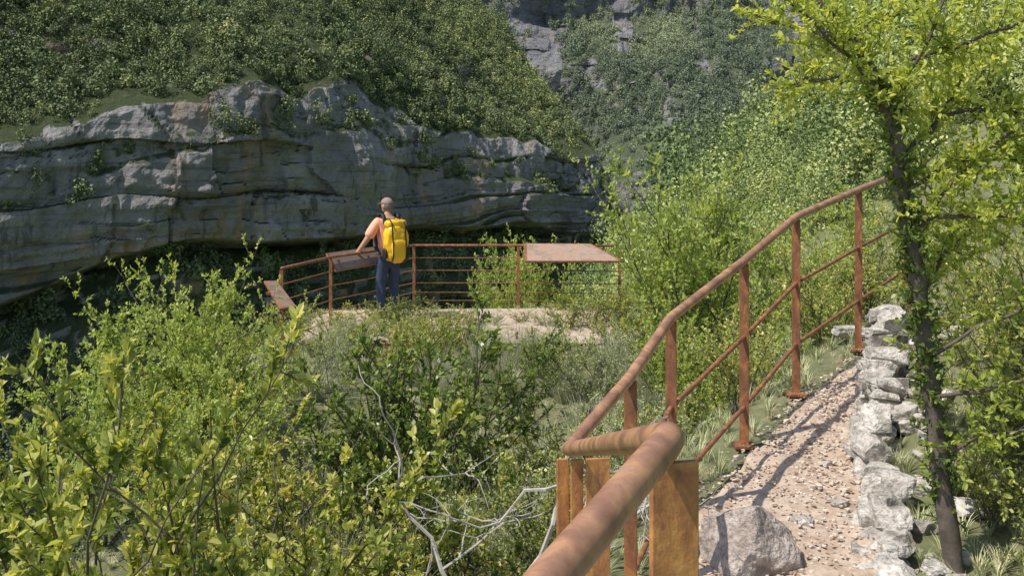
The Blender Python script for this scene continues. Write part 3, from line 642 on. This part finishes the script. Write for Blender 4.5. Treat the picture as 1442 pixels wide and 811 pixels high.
# ------------------------------------------------------------------ path railing
def catmull(P,n=8):
    P=np.array(P,float);Pp=np.vstack([2*P[0]-P[1],P,2*P[-1]-P[-2]]);o=[]
    for i in range(1,len(Pp)-2):
        for t in np.linspace(0,1,n,endpoint=False):
            a,b,c,d=Pp[i-1],Pp[i],Pp[i+1],Pp[i+2]
            o.append(.5*((2*b)+(-a+c)*t+(2*a-5*b+4*c-d)*t*t+(-a+3*b-3*c+d)*t**3))
    o.append(P[-1]);return np.array(o)
def rounded(P,r=.05,k=5):
    P=[np.array(p,float) for p in P];o=[P[0]]
    for i in range(1,len(P)-1):
        a=P[i-1]-P[i];b=P[i+1]-P[i];la,lb=np.linalg.norm(a),np.linalg.norm(b);q=min(r,la*.45,lb*.45)
        s=P[i]+a/la*q;e=P[i]+b/lb*q
        for t in np.linspace(0,1,k):o.append(s*(1-t)**2+2*P[i]*t*(1-t)+e*t*t)
    o.append(P[-1]);return np.array(o)
T=[(.163,2.9,-.832),(.405,3.4,-.728),(.639,4.0,-.619),(1.096,4.7,-.459),(1.541,5.4,-.290),(2.158,6.2,-.165),(2.80,7.05,-.055)]
elbow=(.195,1.22,-.335);near=[(-.16,.35,-.365),(.036,.85,-.352),elbow]
E=empty('path_railing',(.163,2.9,-1.85),'rusty steel railing with round handrail climbing beside the path','railing')
g=G();tube(g,rounded(near+[T[0]]+T[1:],.035,7),.0200,20,0,.5,True);part('handrail',g.mesh('handrail',[M_rail],True),E)
for off in(.36,.69):
    g=G();tube(g,rounded([(x,y,z-off) for x,y,z in T],.05,4),.0105,10,0,.5,True);part('crossbar',g.mesh('crossbar',[M_rust],True),E)
for off in (.36,.69):
    g=G();tube(g,rounded([(-.16,.35,-.365-off),(.036,.85,-.352-off),(.2,1.24,-.345-off),(.17,2.86,-.82-off)],.04,4),.0105,10);part('crossbar',g.mesh('crossbar',[M_rust],True),E)
def post(x,y,z,dirv,w=.05,t=.012,m=None):
    g=G();zb_=float(H(x,y))-.1
    d=norm(np.array([dirv[0],dirv[1],0.]));p=np.array([-d[1],d[0],0])
    z1=z-.015
    box(g,(x,y,(z1+zb_)/2),d*w,p*t,(0,0,z1-zb_))
    box(g,np.array([x,y,(z1-.03+zb_)/2])+p*(t/2+.011),d*t*.8,p*.022,(0,0,z1-.03-zb_))
    me=g.mesh('post',[m or M_rust]);o=part('post',me,E)
    b=o.modifiers.new('b','BEVEL');b.width=.0015;b.segments=2
    return o
for i in range(1,7):
    x,y,z=T[i];post(x,y,z,(1,-.25),.044)
for (x,y,z,w) in [(.148,2.90,-.845,.036),(.187,2.87,-.838,.036),(.245,2.84,-.825,.07)]:
    post(x,y,z,(1,.15),w,.012,M_rusto)
post(.201,1.235,-.355,(1,.25),.062,.012,M_rusto)
for i in range(2,7):
    x,y,z=T[i];g=G();box(g,(x,y,float(H(x,y))+.03),(.1,0,0),(0,.1,0),(0,0,.012));part('base_plate',g.mesh('base_plate',[M_rust]),E)

# ------------------------------------------------------------------ viewpoint railing
zr=-1.31;R=[(-2.87,12.4),(-2.53,13.9),(-1.565,15.9),(.10,15.9),(1.70,15.75)]
E=empty('viewpoint_railing',(-1.565,15.9,-2.31),'rusty steel railing with horizontal bars around the viewpoint','railing')
g=G();tube(g,rounded([(x,y,zr) for x,y in R],.06,4),.019,10);part('handrail',g.mesh('handrail',[M_rust],True),E)
for k,off in enumerate((.2,.4,.6,.75,.88)):
    g=G();tube(g,[(x,y,zr-off) for x,y in R],.008 if k<3 else .007,6);part('crossbar',g.mesh('crossbar',[M_rust],True),E)
for x,y in R:
    g=G();box(g,(x,y-.012,(zr-2.35)/2-.02),(.045,.0,0),(0,.012,0),(0,0,1.04));box(g,(x,y+.008,(zr-2.35)/2-.02),(.012,0,0),(0,.028,0),(0,0,1.02));part('post',g.mesh('post',[M_rust]),E)
E2=empty('low_barrier',(-2.6,11.7,-2.4),'low rusty steel barrier bar at the viewpoint edge','railing')
g=G();tube(g,[(-2.75,12.3,-1.95),(-2.2,11.75,-2.08),(-1.5,11.9,-2.13)],.012,8);part('crossbar',g.mesh('crossbar',[M_rust],True),E2)
for xx,yy,hh in((-2.2,11.75,.5),(-1.5,11.9,.40)):
    g=G();box(g,(xx,yy,-2.33),(.04,0,0),(0,.014,0),(0,0,hh));part('post',g.mesh('post',[M_rust]),E2)
def panm(name,k):
    m,nt,b=mat(name);a=noise(nt,5,6,dist=.5);c=noise(nt,30,3)
    col=ramp(nt,a,[(.35,tuple(x*.65 for x in k)),(.5,k),(.6,(k[0],k[1]*.8,k[2]*.7)),(.7,tuple(x*1.15 for x in k))])
    col=mix(nt,mth(nt,'MULTIPLY',c,.4),col,tuple(x*.6 for x in k));nt.links.new(col,b.inputs['Base Color']);b.inputs['Roughness'].default_value=.75;b.inputs['Specular IOR Level'].default_value=.25
    return m
M_pan=panm('panel_face',(.40,.29,.22));M_pan2=panm('panel_face_grey',(.30,.255,.225));M_pan3=panm('panel_face_brown',(.24,.16,.12))
def panel(cs,label,pm):
    cs=[np.array(c,float) for c in cs];nrm=norm(np.cross(cs[1]-cs[0],cs[3]-cs[0]));
    if nrm[2]<0:nrm=-nrm
    c=sum(cs)/4;loc=(float(c[0]),float(c[1]),-2.31)
    e=empty('information_panel',loc,label,'information board','tilted information boards at the viewpoint')
    g=G();V=[p+nrm*.012 for p in cs]+[p-nrm*.012 for p in cs]
    g.add(V,[[0,1,2,3],[7,6,5,4],[0,4,5,1],[1,5,6,2],[2,6,7,3],[3,7,4,0]],0)
    part('frame',g.mesh('frame',[M_rust]),e)
    g=G();V=[c+(p-c)*.93+nrm*.015 for p in cs];V+= [p-nrm*.002 for p in V]
    g.add(V,[[0,1,2,3],[7,6,5,4],[0,4,5,1],[1,5,6,2],[2,6,7,3],[3,7,4,0]],0);part('board',g.mesh('board',[pm]),e)
    for f in (.2,.8):
        a=(cs[0]*(1-f)+cs[1]*f)*.75+(cs[3]*(1-f)+cs[2]*f)*.25
        g=G();box(g,(a[0],a[1],a[2]-.05),(.04,0,0),(0,.25,0),(0,0,.03));part('bracket',g.mesh('bracket',[M_rust]),e)
panel([(.19,15.86,-1.285),(1.25,15.80,-1.285),(1.72,15.22,-1.51),(.19,15.22,-1.51)],'wide tilted rusty steel information board mounted at the railing',M_pan)
d=np.array([.434,.9,0]);q0=np.array([-2.53,13.9,0])
a=q0+d*.02;b=q0+d*1.25
o_=np.array([-.9,.434,0])
panel([a+o_*.10+(0,0,zr+.045),b+o_*.10+(0,0,zr+.045),b-o_*.07+(0,0,zr-.19),a-o_*.07+(0,0,zr-.2)],'tilted grey-brown information board the hiker rests a hand on',M_pan2)
panel([(-3.08,12.35,-1.47),(-2.93,12.4,-1.47),(-2.56,11.8,-1.70),(-2.73,11.7,-1.72)],'small tilted brown information board at the railing corner',M_pan3)

# ------------------------------------------------------------------ person
def skin(nodes,edges,sub=2,root=0):
    me=bpy.data.meshes.new('tmp');me.from_pydata([n[0] for n in nodes],edges,[]);o=bpy.data.objects.new('tmp',me);COL.objects.link(o)
    m=o.modifiers.new('s','SKIN');m.use_smooth_shade=True
    for i,n in enumerate(nodes):
        r=n[1];me.skin_vertices[0].data[i].radius=r if isinstance(r,tuple) else (r,r);me.skin_vertices[0].data[i].use_root=(i==root)
    s=o.modifiers.new('u','SUBSURF');s.levels=sub;s.render_levels=sub
    dg=bpy.context.evaluated_depsgraph_get();dg.update();ev=o.evaluated_get(dg);r=bpy.data.meshes.new_from_object(ev)
    bpy.data.objects.remove(o);return r
def join(name,meshes,mats):
    bm=bmesh.new()
    for me,k in meshes:
        n0=len(bm.faces);bm.from_mesh(me);bm.faces.ensure_lookup_table()
        for f in bm.faces[n0:]:f.material_index=k;f.smooth=True
    out=bpy.data.meshes.new(name);bm.to_mesh(out);bm.free()
    for m in mats:out.materials.append(m)
    return out
def ball(c,s,seg=20,rings=14,rot=None):
    bm=bmesh.new();bmesh.ops.create_uvsphere(bm,u_segments=seg,v_segments=rings,radius=1)
    M=Matrix.Translation(c)@(rot or Matrix())@Matrix.Diagonal((*s,1));bmesh.ops.transform(bm,matrix=M,verts=bm.verts)
    me=bpy.data.meshes.new('b');bm.to_mesh(me);bm.free();return me
M_skin=simple('skin',(.50,.29,.20),.55,(.43,.24,.16),30,bs=.1)
M_shirt=simple('shirt',(.86,.44,.30),.9,(.78,.36,.23),14,bs=.4,bd=.01)
M_jean=simple('jeans',(.045,.07,.125),.9,(.028,.042,.08),25,bs=.5,bd=.008)
M_hair=simple('hair',(.22,.17,.14),.8,(.12,.10,.09),80,bs=.6)
M_cap=simple('cap',(.24,.16,.15),.85,(.34,.24,.22),60)
M_shoe=simple('shoe',(.06,.05,.045),.8)
M_yel=simple('yellow_pack',(.88,.54,.02),.42,(.82,.45,.015),6,bs=.3,bd=.02)
M_blk=simple('black_webbing',(.018,.018,.02),.6)
M_eye=simple('eye_dark',(.03,.02,.02),.3)
px,py,pz_=-1.83,14.72,float(H(-1.83,14.72))+.045
rotz=math.radians(32)
b_nodes=[((0,0,.95),(.155,.115)),((0,0,1.12),(.14,.10)),((0,0,1.32),(.17,.11)),((0,.0,1.45),(.10,.08)),((0,.015,1.53),.055),((0,.03,1.60),.055),
 ((-.17,0,1.425),.062),((-.34,.01,1.18),.046),((-.47,.09,.965),.032),((-.505,.125,.895),(.038,.02)),
 ((.17,0,1.425),.062),((.25,.03,1.15),.046),((.22,.24,1.02),.034),((.20,.33,1.0),(.038,.02)),
 ((-.095,0,.86),.095),((-.11,.03,.50),.062),((-.12,-.01,.10),.042),((-.13,.10,.04),(.045,.03)),
 ((.095,0,.86),.095),((.12,.06,.50),.062),((.13,.04,.10),.042),((.15,.15,.04),(.045,.03))]
b_edges=[(0,1),(1,2),(2,3),(3,4),(4,5),(2,6),(6,7),(7,8),(8,9),(2,10),(10,11),(11,12),(12,13),(0,14),(14,15),(15,16),(16,17),(0,18),(18,19),(19,20),(20,21)]
ms=[(skin(b_nodes,b_edges),0)]
def hand(c,fd,side,down):
    c=Vector(c);fd=Vector(fd).normalized();side=Vector(side).normalized()
    for k,(o,L) in enumerate(((-.032,.065),(-.011,.078),(.011,.074),(.031,.058))):
        p0=c+side*o;p1=p0+fd*.04;p2=p1+fd*L*.5+Vector((0,0,-.006*down));p3=p2+fd*L*.4+Vector((0,0,-.02*down))
        ms.append((skin([(tuple(p),.0095-.001*i) for i,p in enumerate((p0,p1,p2,p3))],[(0,1),(1,2),(2,3)],1),0))
    p0=c-side*.03-fd*.02;ms.append((skin([(tuple(p0),.011),(tuple(p0-side*.03+fd*.02),.011),(tuple(p0-side*.04+fd*.05),.009)],[(0,1),(1,2)],1),0))
hand((-.52,.15,.875),(-.35,.75,-.35),(-.85,-.4,-.1),1)
hand((.195,.37,.995),(-.1,1,-.1),(1,.1,0),1)
HC_=Vector((0,.045,1.675));hr=Matrix.Rotation(math.radians(18),4,'Z')@Matrix.Rotation(math.radians(-8),4,'X')
def hb(off,s,seg=16,rings=12):
    return ball(HC_+(hr@Vector(off)),s,seg,rings,hr)
ms+=[(hb((0,0,.0),(.076,.096,.108),28,20),0),(hb((0,.035,-.055),(.055,.06,.06)),0),(hb((0,.098,-.012),(.013,.022,.026)),0),
 (hb((-.077,-.005,-.012),(.012,.022,.033)),0),(hb((.077,-.005,-.012),(.012,.022,.033)),0),(hb((0,.085,-.055),(.026,.012,.009)),0),
 (hb((-.03,.088,.012),(.012,.008,.008)),1),(hb((.03,.088,.012),(.012,.008,.008)),1)]
body=join('person',ms,[M_skin,M_eye])
person=obj('person',body,None,(px,py,pz_));person.rotation_euler=(0,0,rotz);person.scale=(.98,.98,.98)
tag(person,'hiker in salmon T-shirt, cap and jeans leaning on an information board','person')
sh_n=[((0,0,.90),(.172,.135)),((0,0,1.10),(.160,.122)),((0,0,1.32),(.188,.130)),((0,.0,1.455),(.098,.08)),((-.175,0,1.43),.082),((-.27,.005,1.29),.084),((-.335,.01,1.185),.082),((.175,0,1.43),.078),((.215,.015,1.29),.076),((.245,.03,1.17),.072)]
me=join('shirt',[(skin(sh_n,[(0,1),(1,2),(2,3),(2,4),(4,5),(5,6),(2,7),(7,8),(8,9)]),0)],[M_shirt])
v=np.zeros(len(me.vertices)*3);me.vertices.foreach_get('co',v);v=v.reshape(-1,3)
f=fbm(v[:,0]*9,v[:,1]*9,v[:,2]*6,3,4)[:,None];cen=np.stack([v[:,0]*0,v[:,1]*0,v[:,2]],1);v=v+norm(v-cen)*f*.012;me.vertices.foreach_set('co',v.ravel())
obj('shirt',me,person)
jn=[((0,0,.97),(.162,.125)),((0,0,.90),(.168,.13)),((-.095,0,.82),.112),((-.11,.03,.50),.082),((-.12,-.01,.10),.066),((-.12,0,.06),.07),((.095,0,.82),.112),((.12,.06,.50),.082),((.13,.04,.10),.066),((.13,.045,.06),.07)]
me=join('jeans',[(skin(jn,[(0,1),(1,2),(2,3),(3,4),(4,5),(1,6),(6,7),(7,8),(8,9)]),0)],[M_jean])
v=np.zeros(len(me.vertices)*3);me.vertices.foreach_get('co',v);v=v.reshape(-1,3)
v[:,0]+=.010*fbm(v[:,0]*8,v[:,1]*8,v[:,2]*14,3,6);v[:,1]+=.010*fbm(v[:,0]*8,v[:,1]*8,v[:,2]*14,3,7);me.vertices.foreach_set('co',v.ravel())
obj('jeans',me,person)
for sx,fy in((-.125,.05),(.14,.10)):
    obj('shoe',join('shoe',[(ball((sx,fy,.045),(.052,.145,.05)),0),(ball((sx,fy-.07,.075),(.048,.06,.06)),0)],[M_shoe]),person)
def cut(me,co,no):
    bm=bmesh.new();bm.from_mesh(me);bmesh.ops.bisect_plane(bm,geom=bm.verts[:]+bm.edges[:]+bm.faces[:],plane_co=co,plane_no=no,clear_inner=True);bm.to_mesh(me);bm.free();return me
hair=hb((0,-.018,-.002),(.081,.088,.105),28,20);cut(hair,HC_+hr@Vector((0,.01,-.05)),hr@Vector((0,-.35,.9)))
obj('hair',join('hair',[(hair,0)],[M_hair]),person)
cap=hb((0,-.004,.022),(.087,.105,.098),28,20);cut(cap,HC_+hr@Vector((0,0,.035)),hr@Vector((0,-.15,1)))
brim=hb((0,.115,.04),(.062,.07,.008));obj('cap',join('cap',[(cap,0),(brim,0)],[M_cap]),person)
bp=empty('backpack',(px,py,pz_),'bright yellow roll-top backpack with black straps worn by the hiker','backpack');bp.rotation_euler=(0,0,rotz);bp.scale=(.98,.98,.98)
def rbox(c,s,n=14,taper=0,seed=1,wr=.01,p=3.2):
    g=G();u=np.linspace(-1,1,n);A,B=np.meshgrid(u,u)
    for ax in range(3):
        for sg in(-1,1):
            P=np.zeros((n,n,3));P[...,ax]=sg;P[...,(ax+1)%3]=A*sg;P[...,(ax+2)%3]=B;P=P.reshape(-1,3)
            nn=(np.abs(P)**p).sum(1)**(1/p);P=P/nn[:,None]
            P=P*(1+taper*P[:,2:3]*np.array([1,1,0]))
            P=P*np.array(s)/2
            P=P*(1+wr*fbm(P[:,0]*14,P[:,1]*14,P[:,2]*11,3,seed)[:,None]*2)
            P=P+np.array(c);i=np.arange(n-1)[:,None]*n;j=np.arange(n-1)[None,:]
            g.add(P,np.stack([i+j,i+j+1,i+n+j+1,i+n+j],-1).reshape(-1,4),0)
    return g
def bpart(nm,g,m,sm_=True):
    me=g.mesh(nm,[m],sm_);b=bmesh.new();b.from_mesh(me);bmesh.ops.remove_doubles(b,verts=b.verts,dist=.0005);b.to_mesh(me);b.free();return obj(nm,me,bp)
dz=-.03
bpart('bag',rbox((0.01,-.24,1.15+dz),(.36,.25,.56),taper=.05,wr=.06,seed=3,n=22),M_yel)
bpart('roll_top',rbox((0.01,-.23,1.44+dz),(.34,.22,.14),wr=.07,seed=5,p=2.6),M_yel)
bpart('front_pocket',rbox((0.01,-.365,1.06+dz),(.24,.07,.30),wr=.03,seed=6),M_yel)
bpart('side_pocket',rbox((.18,-.25,1.05+dz),(.055,.16,.30),wr=.02,seed=8),M_blk)
bpart('side_pocket',rbox((-.165,-.235,1.0+dz),(.045,.13,.16),wr=.02,seed=8),M_blk)
for sx in(-.10,.11):
    g=G();P=catmull([(sx,-.13,1.45),(sx,-.24,1.485),(sx,-.355,1.40),(sx,-.375,1.22),(sx*1.0,-.405,1.07),(sx,-.385,.90),(sx,-.28,.83)],5)
    A=np.array([.011,0,0]);V=np.concatenate([P-A,P+A]);k=len(P);g.add(V,[[i,i+1,k+i+1,k+i] for i in range(k-1)],0);o=bpart('strap',g,M_blk)
    s=o.modifiers.new('s','SOLIDIFY');s.thickness=.006;s.offset=0
    sx2=sx*1.15
    g=G();P=catmull([(sx2,-.14,1.40),(sx2,-.08,1.53),(sx2*1.1,.02,1.535),(sx2*1.2,.125,1.42),(sx2*1.25,.155,1.25),(sx2*1.5,.10,1.08),(sx2*1.65,-.10,.95)],6)
    A=np.array([.028,0,0]);V=np.concatenate([P-A,P+A]);k=len(P);g.add(V,[[i,i+1,k+i+1,k+i] for i in range(k-1)],0);o=bpart('shoulder_strap',g,M_blk)
    s=o.modifiers.new('s','SOLIDIFY');s.thickness=.014;s.offset=0
g=G();tube(g,[(-.05,-.30,1.48),(-.03,-.30,1.51),(.03,-.30,1.51),(.05,-.30,1.48)],.008,6);bpart('grab_handle',g,M_blk)

# ------------------------------------------------------------------ camera, light
cam=bpy.data.cameras.new('camera');co=bpy.data.objects.new('camera',cam);COL.objects.link(co)
co.location=(0,0,0);co.rotation_euler=(math.radians(90),0,0);cam.lens=35;cam.sensor_width=36;cam.shift_y=-.1217;cam.clip_end=8000;cam.clip_start=.05
SC.camera=co
sv=Vector((-.48,-.26,.84)).normalized()
su=bpy.data.lights.new('sun','SUN');su.energy=5.0;su.angle=math.radians(.5);su.color=(1,.94,.84);so=bpy.data.objects.new('sun',su);COL.objects.link(so)
so.rotation_euler=sv.to_track_quat('Z','Y').to_euler()
w=bpy.data.worlds.new('World');SC.world=w;w.use_nodes=True;nt=w.node_tree
sk=nt.nodes.new('ShaderNodeTexSky');sk.sky_type='NISHITA';sk.sun_disc=False;sk.sun_elevation=math.asin(sv.z);sk.sun_rotation=math.atan2(sv.x,sv.y)
bg=nt.nodes['Background'];bg.inputs[1].default_value=.15;nt.links.new(sk.outputs[0],bg.inputs[0])
SC.view_settings.view_transform='Standard';SC.view_settings.look='None';SC.view_settings.exposure=0
